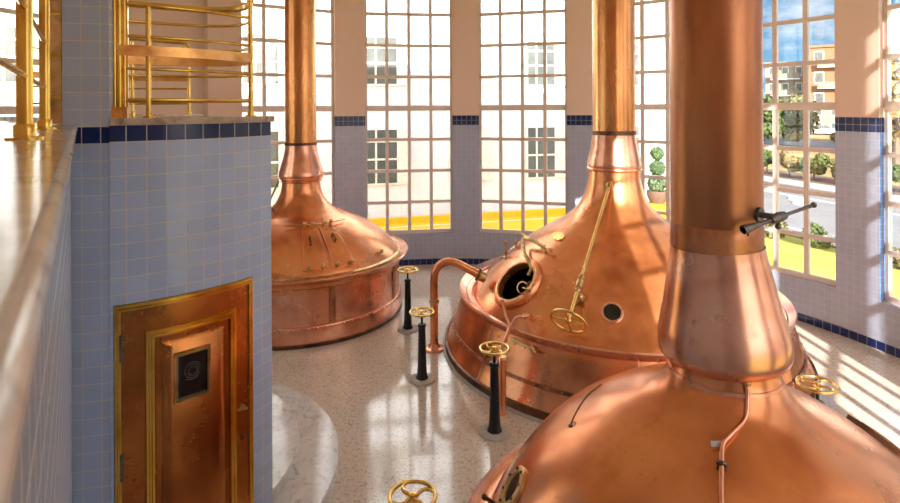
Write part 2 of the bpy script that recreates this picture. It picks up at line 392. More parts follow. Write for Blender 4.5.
# sight port
po = KM.part('sight_port', MB().rev([(.15,-.01),(.15,.012),(.142,.018),(.115,.018),(.112,.004),(.112,-.02)], ph, phn, 40), 'copper_neck')
KM.part('port_glass', MB().disc(ph-phn*.012, phn, .114, .018, 32), 'black_glass', po)
a1 = phn.cross(Vector((0,0,1))).normalized(); a2 = phn.cross(a1)
for i in range(8):
    KM.part('bolt', MB().disc(ph + (a1*math.cos(i*PI/4+.3)+a2*math.sin(i*PI/4+.3))*.131 + phn*.015, phn, .012, .014, 6), 'brass_old', po)
# oval maker's plate with bolts
op, on_ = KM.on(-155, r=1.162); a1 = on_.cross(Vector((0,0,1))).normalized(); a2 = on_.cross(a1)
pl = MB(); n = 32
vs = [op + a1*.15*math.cos(2*PI*k/n) + a2*.085*math.sin(2*PI*k/n) + on_*h for h in (.0, .018) for k in range(n)]
pl.add(vs, [tuple(range(n, 2*n))] + [(k,(k+1)%n,n+(k+1)%n,n+k) for k in range(n)])
oo = KM.part('oval_plate', pl, 'brass', label='oval brass plate with bolts')
for k in range(8):
    a = 2*PI*k/8+.2; KM.part('bolt', MB().disc(op + a1*.118*math.cos(a) + a2*.062*math.sin(a) + on_*.016, on_, .011, .012, 6), 'brass_old', oo)
# slanting valve rod
rt = Vector((2.565, 9.02, 2.745)); rb = Vector((1.555, 7.36, 1.235)); rd = (rb-rt).normalized()
bt, btn = KM.on(-118.9, z=2.72)
brk = KM.part('rod_bracket', MB().disc(bt-btn*.01, btn, .075, .03, 24).tube([bt, rt], .035, 10).ball(rt, .058), 'brass_old')
ro = KM.part('valve_rod', MB().tube([rt, rt+rd*.6, rb+rd*.05], .023, 12), 'brass', label='long brass valve rod')
jp = rt + rd*((rb-rt).length*.78)
KM.part('rod_joint', MB().rev([(.02,-.07),(.045,-.06),(.052,0),(.045,.06),(.02,.07)], jp, rd, 16).ball(jp-rd*.11, .046).ball(jp+rd*.11, .04), 'brass_old', ro)
b2p, b2n = KM.on(-119.5, z=1.31)
KM.part('rod_bracket', MB().disc(b2p-b2n*.01, b2n, .085, .04, 24).tube([b2p, b2p+b2n*.1], .035, 10).tube([b2p+b2n*.09, rb-rd*.2], .02, 8).ball(b2p+b2n*.1, .06), 'brass_old')
def handwheel(c, ax, R, rim, curved=True, par=None, name='handwheel', mat='brass', spokes=4):
    ax = Vector(ax).normalized(); u = Vector((1,0,0)) if abs(ax.x) < .9 else Vector((0,1,0)); u = (u-ax*u.dot(ax)).normalized(); w = ax.cross(u); c = Vector(c)
    o = MB().torus(c, ax, R, rim, 48, 10).build(name, M[mat], par)
    for k in range(spokes):
        pts = []
        for i in range(8):
            f = i/7; a = 2*PI*k/spokes + (.55*math.sin(f*PI)*(1 if curved else 0)) + .3; r = R*f
            pts.append(c + (u*math.cos(a)+w*math.sin(a))*max(r, .012) - ax*.012*(1-f))
        MB().tube(pts, [rim*(.95-.2*f/7) for f in range(8)], 8).build('spoke', M[mat], o)
    MB().rev([(.001,-.03),(R*.16,-.03),(R*.19,0),(R*.15,.03),(.001,.035)], c-ax*.008, ax, 20).build('hub', M[mat], o)
    return o
handwheel(rb+rd*.05, rd, .235, .02, False, KM.root, spokes=4)
# small fittings on the dome's shoulder
for az, r, h in ((177, 1.84, .26), (175, 1.66, .12)):
    p, nn = KM.on(az, r=r); z = Vector((0,0,1))
    KM.part('vent_fitting', MB().tube([p-z*.03, p+z*h], .018, 8).disc(p, z, .05, .02, 16).ball(p+z*h, .034).ball(p+z*h*.35, .03), 'brass_old')
# sampling pipework at the foot of the dome
e1 = Vector((.735,8.02,1.24)); e2 = Vector((.79,7.65,.99)); e3 = Vector((1.02,7.68,1.14)); e4, e4n = KM.on(-138, z=1.0)
sp = KM.part('sampling_pipe', MB().tube(curve([e1, e1*.4+e2*.6+Vector((-.01,0,.02)), e2, Vector((.62,7.22,.8)), Vector((.60,7.17,.45)), Vector((.62,7.19,.05))]), .026, 10), 'copper_neck', label='thin pink copper sampling pipe')
KM.part('branch_pipe', MB().tube(curve([e2+Vector((0,0,-.04)), e2*.5+e3*.5+Vector((-.02,0,.05)), e3, e3+Vector((.09,.12,-.02)), e4-e4n*.02]), .022, 10).ball(e3, .034), 'copper_neck', sp)
dp = KM.part('drain_pipe', MB().tube([(.665,7.30,.0),(.665,7.30,.76)], .05, 14), 'copper', label='upright copper drain pipe behind the black valve post')
KM.part('pipe_clip', MB().torus((.665,7.30,.74), (0,0,1), .055, .012, 20, 6), 'brass_old', dp)
g1 = KM.c + Vector((2.62*math.cos(R_(-138)), 2.62*math.sin(R_(-138)), .80)); g2 = KM.c + Vector((2.64*math.cos(R_(-130)), 2.64*math.sin(R_(-130)), .78))
KM.part('level_cock', MB().tube([g1, g2], .022, 8).ball(g2, .045).tube([g2, g2+Vector((.04,-.1,-.02))], .02, 8).tube([g2+Vector((0,0,.07)), g2-Vector((0,0,.07))], .014, 8), 'brass_old')
for az in (-86, -62):
    p = KM.c + Vector((2.585*math.cos(R_(az)), 2.60*math.sin(R_(az)), .78)); d = Vector((math.cos(R_(az)), math.sin(R_(az)), 0)); tg = Vector((-d.y, d.x, 0))
    KM.part('gutter_bracket', MB().obox(p, tg*.03, d*.03, Vector((0,0,.085))), 'copper_dark')

# ---- the kettle by the window with the double hatch
domeL = smooth_prof([(1.93,1.13),(1.86,1.25),(1.6,1.50),(1.26,1.725),(.95,1.873),(.72,1.97),(.54,2.104),(.43,2.27),(.385,2.43),(.375,2.60)], 6)
KL = Kettle((-3.0, 11.25), domeL, 'copper kettle with a closed double hatch on its dome, beside the blue tiled tower')
KL.lathe('dome', domeL, 'copper', 160)
skL = smooth_prof([(1.965,.34),(1.96,.36),(1.955,.6),(1.95,.85),(1.95,.97),(1.955,1.06)], 4)
KL.lathe('skirt', skL, 'copper_skirt', 144)
KL.lathe('foot_band', [(1.99,0),(2.005,.02),(2.005,.06),(1.99,.07)], 'copper_dark', 128)
KL.lathe('base_course', smooth_prof([(1.99,.06),(1.995,.12),(1.99,.3),(1.975,.345),(1.95,.35)], 3), 'copper_neck', 128)
KL.rivetring(1.99, .315, 80, .2)
KL.lathe('seam_band', [(1.952,.90),(1.962,.902),(1.962,.965),(1.952,.967)], 'copper', 128); KL.rivetring(1.962, .93, 90)
KL.lathe('upper_band', [(1.955,.97),(1.985,.985),(2.0,1.06),(1.98,1.07)], 'copper', 128)
KL.lathe('gutter', [(1.90,1.10),(1.94,1.065),(2.03,1.06),(2.10,1.09),(2.14,1.15),(2.125,1.17),(2.09,1.15),(2.02,1.11),(1.94,1.115),(1.92,1.14)], 'copper_neck', 144, closed=True)
KL.lathe('brass_gasket', [(1.925,1.115),(1.975,1.115),(1.975,1.15),(1.925,1.165)], 'brass_old', 144, closed=True)
for az in (-60, -14, -104, 40, 120, -150):
    d = Vector((math.cos(R_(az)), math.sin(R_(az)), 0)); tg = Vector((-d.y, d.x, 0)); o = MB()
    for (r0,z0),(r1,z1) in zip(skL, skL[1:]): o.obox(KL.c + d*((r0+r1)/2+.006) + Vector((0,0,(z0+z1)/2)), tg*.06, d*.008, Vector((0,0,(z1-z0)/2+.002)))
    so = KL.part('strap', o, 'copper_stained')
    q = rivets([(KL.c + d*1.982 + tg*sx*.04 + Vector((0,0,.40+.055*i)), d) for i in range(10) for sx in (-1,1)], .012)
    KL.part('rivets', q, 'copper_skirt', so)['kind'] = 'stuff'
KL.lathe('neck_ring', [(.385+.05*math.cos(R_(a)), 2.625+.03*math.sin(R_(a))) for a in range(0,360,30)], 'copper_neck', 64, closed=True)
KL.lathe('neck_ring', [(.375+.035*math.cos(R_(a)), 2.56+.022*math.sin(R_(a))) for a in range(0,360,30)], 'copper_neck', 64, closed=True)
KL.lathe('neck_bell', smooth_prof([(.42,2.63),(.445,2.67),(.435,2.74),(.395,2.88),(.35,3.04),(.32,3.18),(.31,3.32)], 5), 'copper_neck', 64)
KL.lathe('collar', [(.307,3.27),(.318,3.275),(.318,3.325),(.307,3.33)], 'copper_dark', 64)
KL.lathe('vapour_pipe', [(.307,3.2),(.307,4.5),(.307,5.5),(.307,ZC-.01)], 'copper_golden', 64)
def patch(K, az0, az1, r0, r1, off, nu=8, nv=10, taper=0):
    g = MB(); P = []
    for j in range(nv+1):
        r = r0 + (r1-r0)*j/nv
        for i in range(nu+1):
            P.append(K.on(az0 + (az1-az0)*i/nu, r=r))
    top = [p + n*off for p, n in P]; bot = [p - n*.01 for p, n in P]; w = nu+1; N = len(P); fs = []
    for j in range(nv):
        for i in range(nu):
            a = j*w+i; fs += [(a,a+1,a+w+1,a+w), (N+a,N+a+w,N+a+w+1,N+a+1)]
    edge = [i for i in range(nu)] + [nu + j*w for j in range(nv)] + [nv*w+nu-i for i in range(nu)] + [(nv-j)*w for j in range(nv)]
    for a, b in zip(edge, edge[1:]+edge[:1]): fs.append((a, b, N+b, N+a))
    g.add(top+bot, fs); return g
def edgeline(K, pts, r, off): return MB().tube([K.on(a, r=q)[0] + K.on(a, r=q)[1]*off for a, q in pts], r, 8)
for s, (a0, a1) in enumerate(((-74, -61.5), (-58.5, -46))):
    ho = KL.part('hatch_door', patch(KL, a0, a1, 1.08, 1.86, .022), 'copper')
    ns = 10
    for e, (aa, bb) in enumerate(((a0,a0), (a1,a1))):
        KL.part('door_edge', edgeline(KL, [(aa, 1.08+.78*i/ns) for i in range(ns+1)], .009, .020), 'copper_neck', ho)
    am = (a0+a1)/2 + (1 if s else -1)
    h0, hn = KL.on(am, r=1.34); h1, _ = KL.on(am, r=1.46)
    KL.part('door_handle', MB().tube([h0+hn*.02, h0+hn*.06, h1+hn*.06, h1+hn*.02], .013, 8).ball(h0+hn*.05, .024).ball(h1+hn*.05, .024), 'copper_dark', ho)
    for az in (a0+2.5, a1-2.5):
        k0, kn = KL.on(az, r=1.84); KL.part('door_knob', MB().disc(k0, kn, .045, .03, 14).tube([k0, k0+kn*.09], .02, 8).ball(k0+kn*.085, .036), 'brass_old', ho)
hb = [KL.on(az, r=1.05)[0] + KL.on(az, r=1.05)[1]*.05 for az in range(-90, -22, 4)]
hr = KL.part('hinge_rod', MB().tube(hb, .012, 8), 'brass_old')
for az in (-72, -64, -53, -45):
    k0, kn = KL.on(az, r=1.05); KL.part('hinge_knob', MB().tube([k0, k0+kn*.08], .024, 8).ball(k0+kn*.08, .038), 'brass_old', hr)
for az in (-92, -25):
    k0, kn = KL.on(az, r=1.83); KL.part('door_stop', MB().disc(k0, kn, .04, .02, 14).tube([k0, k0+kn*.09], .02, 8).ball(k0+kn*.085, .036), 'brass_old')
s0, sn = KL.on(-140, r=.60)
KL.part('stay_rod', MB().tube([s0, s0+Vector((-.05,-.08,.12)), KL.c+Vector((-.37,-.25,2.58))], .018, 8), 'iron')

# ---- the kettle under the walkway: nearest, with the dripping tube
domeF = smooth_prof([(1.626,.967),(1.536,1.153),(1.365,1.437),(1.124,1.715),(.823,1.935),(.622,2.045),(.462,2.13),(.371,2.215),(.326,2.31),(.311,2.42)], 6)
KF = Kettle((1.786, 3.675), domeF, 'smooth copper kettle with a bulging neck bell and a thin bent drip tube')
KF.lathe('dome', domeF, 'copper', 200)
KF.lathe('skirt', smooth_prof([(1.80,.0),(1.78,.1),(1.74,.35),(1.70,.7),(1.66,.93)], 4), 'copper', 144)
KF.lathe('gutter', [(1.60,.97),(1.63,.935),(1.70,.93),(1.75,.955),(1.77,.99),(1.755,1.005),(1.735,.985),(1.69,.965),(1.64,.97),(1.62,1.0)], 'copper_neck', 160, closed=True)
KF.lathe('foot_band', [(1.80,0),(1.83,.01),(1.83,.06),(1.80,.07)], 'copper_dark', 128)
LEAN = Vector((-.042, 0, .72)).normalized()     # the bell leans a little, the pipe above is set off by as much
bell = smooth_prof([(.305,2.36),(.352,2.362),(.390,2.395),(.402,2.455),(.392,2.55),(.352,2.72),(.318,2.90),(.292,3.03),(.284,3.10)], 6)
KF.part('neck_bell', MB().rev([(r, z-2.36) for r, z in bell], KF.c + Vector((0,0,2.36)), LEAN, 96), 'copper_neck')
PC = KF.c + Vector((-.046, 0, 0))
KF.part('pipe_foot', MB().rev([(.274,3.085),(.2815,3.088),(.2795,3.17),(.2785,3.24),(.276,3.245)], PC, n=96), 'copper_stained', label='dark stained foot of the vapour pipe')
KF.part('vapour_pipe', MB().rev([(.276,3.1),(.276,4.2),(.276,5.5),(.276,ZC-.01)], PC, n=96), 'copper_pipe')
KF.lathe('neck_seam', [(.338,2.268),(.345,2.266),(.340,2.285),(.333,2.287)], 'copper_skirt', 96)
tp = [(1.765,3.40,2.36),(1.765,3.35,2.35),(1.757,3.325,2.27),(1.715,3.27,2.18),(1.60,3.205,2.125),(1.53,3.16,2.095),(1.48,3.07,2.04),(1.41,2.93,1.95),(1.35,2.78,1.84),(1.28,2.58,1.68),(1.25,2.46,1.54)]
tb = KF.part('drip_tube', MB().tube(curve(tp), .0135, 12), 'copper_neck', label='thin bent copper drip tube')
KF.part('tube_union', MB().tube([(1.765,3.43,2.37),(1.765,3.36,2.355)], .026, 12).ball((1.765,3.35,2.35), .026), 'brass_old', tb)
KF.part('tube_clip', MB().torus((1.48,3.07,2.04), (.25,.75,.5), .02, .009, 16, 6).tube([(1.48,3.07,2.04),(1.49,3.11,1.98)], .009, 8), 'iron', tb)
KF.part('tube_tag', MB().obox((1.495,3.165,2.095), Vector((.03,.0,.0)), Vector((0,.002,.001)), Vector((0,.004,.012))), 'stone_grey', tb)
vd = Vector((math.cos(R_(-56)), math.sin(R_(-56)), 0)); vp = PC + vd*.272 + Vector((0,0,3.335)); vt = Vector((.95,.20,.25)).normalized()
vo = KF.part('test_cock', MB().disc(vp, vd, .046, .022, 24).tube([vp, vp+vd*.12], .019, 12), 'iron', label='dark iron test cock on the vapour pipe')
vb = vp + vd*.12
KF.part('cock_body', MB().rev([(.001,-.05),(.024,-.05),(.03,-.02),(.03,.02),(.024,.05),(.001,.05)], vb, vt, 16).tube([vb+Vector((0,0,.03)), vb-Vector((0,0,.055))], .012, 8).ball(vb-Vector((0,0,.055)), .017), 'iron', vo)
KF.part('cock_lever', MB().tube([vb, vb+vt*.26], .0105, 10).ball(vb+vt*.26, .018), 'iron', vo)
KF.part('spout', MB().rev([(.013,0),(.014,.12),(.026,.215),(.028,.25),(.021,.25),(.019,.2)], vb, -vt, 20).tube([vb-vt*.215-Vector((0,0,.022)), vb-vt*.215-Vector((0,0,.045))], .007, 8), 'iron', vo)
sgp, sgn = KF.on(175.3, z=1.425); s1 = sgn.cross(Vector((0,0,1))).normalized(); s2 = sgn.cross(s1)
so = KF.part('sight_glass', MB().rev([(.145,-.01),(.145,.015),(.135,.022),(.10,.022),(.095,.008),(.095,-.02)], sgp, sgn, 40), 'brass_old')
KF.part('glass', MB().disc(sgp-sgn*.01, sgn, .097, .016, 32), 'black_glass', so)
for i in range(8): KF.part('bolt', MB().disc(sgp + (s1*math.cos(i*PI/4)+s2*math.sin(i*PI/4))*.12 + sgn*.018, sgn, .011, .014, 6), 'iron', so)
KF.part('lap_seam', edgeline(KF, [(142,.84),(146,.87),(151,.90),(156,.915),(161,.935),(166,.96),(170,.98)], .0045, .002), 'copper_dark')
ck = KF.part('pet_cock', MB().tube([KF.on(167, r=1.53)[0], KF.on(167, r=1.53)[0]+KF.on(167, r=1.53)[1]*.07], .014, 8).ball(KF.on(167, r=1.53)[0]+KF.on(167, r=1.53)[1]*.07, .022), 'iron')
KF.part('lap_seam', edgeline(KF, [(146+i*2.2, 1.53+.012*math.sin(i)) for i in range(12)], .006, .002), 'copper_dark')
hp, hn = KF.on(171, r=.985); KF.part('lifting_eye', MB().disc(hp, hn, .016, .006, 14).torus(hp+hn*.01+Vector((.02,-.01,0)), hn, .022, .005, 16, 6), 'iron')
# side hatch seen almost edge-on at the right
ho = KF.part('side_hatch', patch(KF, -4, 14, 1.0, 1.32, .035), 'copper_dark', label='dark rimmed side hatch')
KF.part('hatch_cover', patch(KF, -1, 11, 1.05, 1.27, .045), 'copper_skirt', ho)

# ------------------------------------------------------------------ valve posts and the gooseneck pipe
def post(loc, label, h=1.04):
    t = thing('valve_post', label, 'valve post', loc, 'black valve posts with brass handwheels'); L = Vector(loc)
    MB().rev([(.001,0),(.19,0),(.19,.022),(.18,.03),(.12,.034),(.001,.034)], L, n=40).build('base_plate', M['stone_grey'], t)
    MB().rev([(.092,.03),(.09,.05),(.074,.08),(.066,.2),(.058,.5),(.051,h-.22),(.062,h-.21),(.062,h-.18),(.05,h-.17),(.001,h-.17)], L, n=28).build('column', M['black_iron'], t)
    MB().tube([L+Vector((0,0,h-.18)), L+Vector((0,0,h+.0))], .017, 12).build('stem', M['black_iron'], t)
    handwheel(L+Vector((0,0,h)), (0,0,1), .175, .017, True, t)
    return t
P0 = post((.53,6.89,0), 'black valve post with brass handwheel standing against the foot of the large manhole kettle')
for loc, lab, h in (((-.43,8.24,0), 'black valve post with brass handwheel standing before the upright copper gooseneck pipe', 1.0),
                    ((-.78,10.12,0), 'black valve post with brass handwheel beside the kettle with the double hatch', 1.08),
                    ((-.30,4.27,0), 'valve post at the bottom edge of the photo with only its brass handwheel showing', 1.04),
                    ((3.66,5.6,0), 'valve post rising behind the nearest kettle by the sunlit floor, brass handwheel showing', 1.22)):
    post(loc, lab, h)
gp = [(-.28,9.3,.02),(-.28,9.3,.6),(-.28,9.3,1.12),(-.255,9.3,1.29),(-.17,9.3,1.40),(-.03,9.29,1.45),(.11,9.28,1.42),(.30,9.27,1.325),(.58,9.26,1.18)]
g = thing('gooseneck_pipe', 'upright copper pipe bending over into the side of the large manhole kettle', 'pipe', (-.28,9.3,0))
MB().tube(curve(gp[2:], 6) and [Vector(gp[0]), Vector(gp[1])] + curve(gp[2:], 6), .066, 20).build('pipe', M['copper'], g)
MB().rev([(.001,0),(.16,0),(.16,.03),(.10,.04),(.075,.09),(.066,.1)], (-.28,9.3,0), n=32).build('base_flange', M['copper_skirt'], g)
MB().rev([(.066,-.03),(.082,-.03),(.086,0),(.082,.03),(.066,.03)], (-.28,9.3,.80), n=28).build('coupling', M['brass_old'], g)
gd = (Vector(gp[-1])-Vector(gp[-2])).normalized()
jo = MB().rev([(.066,-.05),(.085,-.05),(.085,.05),(.066,.05)], Vector(gp[-1])-gd*.06, gd, 28).build('union', M['brass_old'], g)
MB().rev([(.066,-.015),(.105,-.015),(.105,.015),(.066,.015)], Vector(gp[-1])-gd*.14, gd, 28).build('collar', M['copper_dark'], jo)

# ------------------------------------------------------------------ round stair tower, pier and parapet at the left
DC, DR = (-3.4, 5.9), 1.95
def dp_(az, r, z): return Vector((DC[0]+r*math.cos(R_(az)), DC[1]+r*math.sin(R_(az)), z))
AZ0, AZ1 = -63.5, -24.7
DOOR0, DOOR1, DZ = -62.9, -31.1, 2.54
w = MB()
w.arcwall(DC, DR-.14, DR, AZ0, DOOR0, 0, 3.885, 1).arcwall(DC, DR-.14, DR, DOOR1, AZ1, 0, 3.885, 6)
w.arcwall(DC, DR-.14, DR, DOOR0, DOOR1, DZ, 3.885, 24)
struct(w.build('wall_tower', M['drum_tile']))
struct(MB().quadwall(dp_(AZ1, DR, 0), dp_(AZ1, .3, 0), 0, 3.885).build('wall_tower_end', M['drum_tile']))
# landing slab
arc = [dp_(a, DR+.0, 0) for a in [92 + 78*k/24 for k in range(25)]] + [Vector((-3.0,4.50,0)), Vector((-2.62,4.42,0))] + [dp_(a, DR+.025, 0) for a in [AZ0+.3 + (AZ1+.6-AZ0-.3)*k/24 for k in range(25)]]
struct(MB().flat([(p.x, p.y) for p in arc] + [(DC[0], DC[1])], 3.885, 3.935).build('trim_1', M['marble']))
# copper door set in the tower
door = struct(bpy.data.objects.new('door_1', None)); COL.objects.link(door); door.location = dp_(-47, DR, 0); WORLD['door_1'] = dp_(-47, DR, 0)
def D(u, z, o): return dp_(DOOR0 + math.degrees(u/DR), DR+o, z)      # u metres along the tower face
UW = R_(DOOR1-DOOR0)*DR
def dslab(u0, u1, z0, z1, o0, o1, bev=0, n=12):
    g = MB(); P = []
    for (i0, i1, k0, k1, o) in ((u0,u1,z0,z1,o0), (u0,u1,z0,z1,o1-bev), (u0+bev*1.6,u1-bev*1.6,z0+bev*1.6,z1-bev*1.6,o1)):
        for z in (k0, k1):
            for k in range(n+1): P.append(D(i0+(i1-i0)*k/n, z, o))
    W = n+1; fs = []
    for L in (0, 1):
        a = L*2*W; b = a+2*W
        for k in range(n): fs += [(a+k, a+k+1, b+k+1, b+k), (a+W+k, b+W+k, b+W+k+1, a+W+k+1)]
        fs += [(a, b, b+W, a+W), (a+n, a+W+n, b+W+n, b+n)]
    for k in range(n): fs.append((4*W+k, 4*W+k+1, 5*W+k+1, 5*W+k))
    g.add(P, fs); return g
def dmould(u0, u1, z0, z1, wd, off, steps=((0,.0),(.15,.022),(.38,.022),(.45,.012),(.6,.012),(.68,.03),(.9,.03),(1,0))):
    g = MB()                               # mitred moulding round a rectangle; wd is its width inwards
    def ring(t, h):
        a0, a1, b0, b1 = u0+wd*t, u1-wd*t, z0+wd*t, z1-wd*t; n = 10
        pts = [D(a0+(a1-a0)*k/n, b0, off+h) for k in range(n)] + [D(a1, b0+(b1-b0)*k/n, off+h) for k in range(n)]
        pts += [D(a1-(a1-a0)*k/n, b1, off+h) for k in range(n)] + [D(a0, b1-(b1-b0)*k/n, off+h) for k in range(n)]
        return pts
    rs = [ring(t, h) for t, h in steps]; n = 40
    vs = [p for r in rs for p in r]
    g.add(vs, [(i*n+k, i*n+(k+1)%n, (i+1)*n+(k+1)%n, (i+1)*n+k) for i in range(len(rs)-1) for k in range(n)]); return g
dmould(.0, UW, .02, DZ, .055, -.012).build('door_frame', M['brass_rail'], door)
leaf = dslab(.05, UW-.05, .03, DZ-.05, -.05, .0).build('door_leaf', M['copper_door'], door)
pu0, pu1 = R_(-57+62.9)*DR, R_(-36.1+62.9)*DR
dmould(pu0, pu1, .22, 2.32, .075, .0).build('panel_moulding', M['brass_rail'], leaf)
dslab(pu0+.075, pu1-.075, .295, 2.245, -.02, .012, .0).build('panel', M['copper_door'], leaf)
dslab(pu0+.115, pu1-.115, .335, 2.205, .0, .045, .026).build('raised_panel', M['copper_door'], leaf)
wu0, wu1, wz0, wz1 = R_(-50.7+62.9)*DR, R_(-44.0+62.9)*DR, 1.735, 2.085
dmould(wu0-.022, wu1+.022, wz0-.022, wz1+.022, .028, .044).build('viewing_frame', M['brass_old'], leaf)
dslab(wu0+.002, wu1-.002, wz0, wz1, .03, .048).build('viewing_glass', M['black_glass'], leaf)
plain('etched', (.16,.15,.16), .5)
em = MB(); uc, zc = (wu0+wu1)/2, (wz0+wz1)/2 + .03
def ell(cu, cz, ru, rz, a0=0, a1=360, n=24): return [D(cu+ru*math.cos(R_(a0+(a1-a0)*k/n)), cz+rz*math.sin(R_(a0+(a1-a0)*k/n)), .050) for k in range(n+1)]
em.tube(ell(uc, zc, .058, .062, 20, 330), .0022, 6).tube(ell(uc, zc, .042, .045, 200, 480), .0018, 6)
em.tube(ell(uc-.012, zc-.004, .018, .026, 60, 300, 10), .002, 6).tube(ell(uc+.016, zc-.006, .016, .024, -120, 120, 10), .002, 6).tube([D(uc-.05, zc-.06, .05), D(uc-.01, zc-.075, .05), D(uc+.04, zc-.062, .05)], .002, 6)
em.build('etched_emblem', M['etched'], leaf)
hl = MB().disc(D(UW-.115, 1.45, .0), D(UW-.115,1.45,1)-D(UW-.115,1.45,0), .024, .014, 18).obox(D(UW-.135, 1.45, .03), (D(.04,0,0)-D(0,0,0))*1.0, Vector((0,0,.009)), (D(UW-.1,0,1)-D(UW-.1,0,0))*.008)
hl.build('door_handle', M['brass_old'], leaf)
MB().disc(D(UW-.115, 1.19, .0), D(UW-.115,1.19,1)-D(UW-.115,1.19,0), .014, .008, 14).build('keyhole', M['iron'], leaf)
for z in (.55, 1.33, 2.22):
    h = MB().tube([D(.052, z-.08, .02), D(.052, z+.08, .02)], .012, 10)
    for k in (-.09, .09): h.ball(D(.052, z+k, .02), .014)
    h.build('hinge', M['iron'], door)
# round steps at the foot of the tower
for r, z0, z1, lab in ((2.17, 0, .16, 'lower round marble step at the foot of the blue tiled tower'), (1.74, .16, .32, 'upper, smaller round marble step in the tower opening')):
    a0, a1 = (-24, 92)
    pts = [dp_(a0+(a1-a0)*k/40, r, 0) for k in range(41)]
    m = MB(); n = 41; prof = [(0, z0), (0, z1-.045), (.022, z1-.038), (.026, z1-.018), (.018, z1)]
    vs = []
    for dr, z in prof: vs += [dp_(a0+(a1-a0)*k/40, r-.026+dr, z) for k in range(41)]
    fs = [(i*n+k, i*n+k+1, (i+1)*n+k+1, (i+1)*n+k) for i in range(len(prof)-1) for k in range(40)]
    b = len(vs); vs += [Vector((DC[0], DC[1], z1)), Vector((DC[0], DC[1], z0))]
    L = (len(prof)-1)*n; fs += [(L+k, L+k+1, b) for k in range(40)] + [(k+1, k, b+1) for k in range(40)]
    m.add(vs, fs); o = m.build('round_step', M['marble_step'], loc=dp_(34, r*.6, z0)); tag(o, lab, 'step', 'round marble steps')
# tiled pier between parapet and tower
pa, pb = dp_(AZ0, DR-.01, 0), Vector((-2.84, 4.10, 0)); pd = Vector((pb.y-pa.y, pa.x-pb.x, 0)).normalized()
if pd.y < 0: pd = -pd
m = MB(); q = [pa, pb, pb+pd*.30, pa+pd*.30]
for i in range(4): a, b = q[i], q[(i+1) % 4]; m.quadwall(b, a, 0, ZC)
struct(m.build('wall_pier', M['pier_tile']))
ps = thing('brass_pilaster', 'tall brass jamb strip fixed to the tiled pier behind the walkway posts', 'pilaster', pb+Vector((-.07,.04,3.89)))
ax = (pa-pb).normalized(); m = MB()
m.obox(pb - ax*.048 + pd*.03 + Vector((0,0,5.81)), ax*.044, pd*.03, Vector((0,0,1.915))); m.build('jamb', M['brass_old'], ps)
for k in range(12): MB().obox(pb - ax*.048 + pd*-.004 + Vector((0,0,4.1+.3*k)), ax*.046, pd*.006, Vector((0,0,.010))).build('cross_strip', M['brass_rail'], ps)
# parapet: walkway edge running from the camera to the pier
E0, E1 = Vector((-.046+.659*.35, -.35, 0)), Vector((-.046-.659*4.11, 4.11, 0)); dv = (E1-E0).normalized(); nl = Vector((-dv.y, dv.x, 0))
if nl.x > 0: nl = -nl
m = MB(); a, b = E0+nl*.025, E1+nl*.025; c2, d2 = b+nl*1.25, a+nl*1.25
m.quadwall(a, b, 0, 3.852).quadwall(b, c2, 0, 3.852).quadwall(c2, d2, 0, 3.852).quadwall(d2, a, 0, 3.852)
struct(m.build('wall_parapet', M['parapet_tile']))
m = MB()
q = [E0, E1, Vector((-2.9,4.16,0)), Vector((-3.05,4.5,0)), Vector((-4.1,5.45,0)), E1+nl*1.9, E0+nl*1.9]
m.flat([(p.x,p.y) for p in q], 3.852, 3.890); co = struct(m.build('trim_2', M['marble']))
# edge roll of the marble cap
struct(MB().tube([E0+Vector((0,0,3.871)), E1+Vector((0,0,3.871))], .0188, 10).build('trim_3', M['marble_step']))

# ------------------------------------------------------------------ brass railings
def rail_post(p, z0, z1, r, par, cap=True):
    o = MB().tube([p+Vector((0,0,z0+.01)), p+Vector((0,0,z1))], r, 18).build('post', M['brass_rail'], par)
    MB().rev([(r*2.3,0),(r*2.3,.008),(r*1.35,.012),(r*1.35,r*1.9),(r*1.2,r*2.1),(r,r*2.1)], p+Vector((0,0,z0)), n=24).build('post_foot', M['brass_rail'], o)
    return o
W1, W2 = Vector((-1.61,2.12,0)), Vector((-2.345,3.24,0))
t = thing('walkway_railing', 'thick brass railing with two posts on the marble walkway edge', 'railing', (W1.x,W1.y,3.89))
for p in (W1, W2): rail_post(p, 3.89, 5.0, .027, t)
rdv = (W2-W1).normalized()
for z in (4.13, 4.39, 4.65, 4.91):
    MB().tube([W1 - rdv*1.3 + Vector((0,0,z)), W2 + Vector((0,0,z))], .0115, 14).build('rail', M['brass_rail'], t)
# tower railing: front arc, return arc behind it, broad copper band
ZL = 3.935
t = thing('tower_railing', 'curved brass railing with a broad copper band on top of the blue tiled tower', 'railing', (-2.3,4.3,ZL))
rr_ = 1.86
aL, aR = -61.6, -29.2
def front(z, k=20): return [dp_(aL+(aR-aL)*i/k, rr_, z) for i in range(k+1)]
endR = dp_(aR, rr_, 0)
def back(z, k=20):                          # bowed return from the right-hand post to the pier
    a, b = Vector((endR.x,endR.y,0)), Vector((-3.0,5.05,0)); out = []
    for i in range(k+1):
        f = i/k; p = a.lerp(b, f) + Vector((.18,.50,0))*(4*f*(1-f))*.9; out.append(Vector((p.x,p.y,z)))
    return out
for az, r, zt in ((-55.6, .0195, 4.80), (aR, .021, 5.03)): rail_post(dp_(az, rr_, 0), ZL, zt, r, t)
pj = dp_(aL, rr_, 0)
ej = MB()
for dx, r in ((-.028,.014), (0,.019), (.03,.014)): ej.tube([pj+Vector((dx,dx*.5,4.02)), pj+Vector((dx,dx*.5,5.6))], r, 12)
ej.obox(pj+Vector((0,.02,4.8)), (.045,.02,0), (-.008,.02,0), (0,0,.79)); jo = ej.build('end_jamb', M['brass_rail'], t)
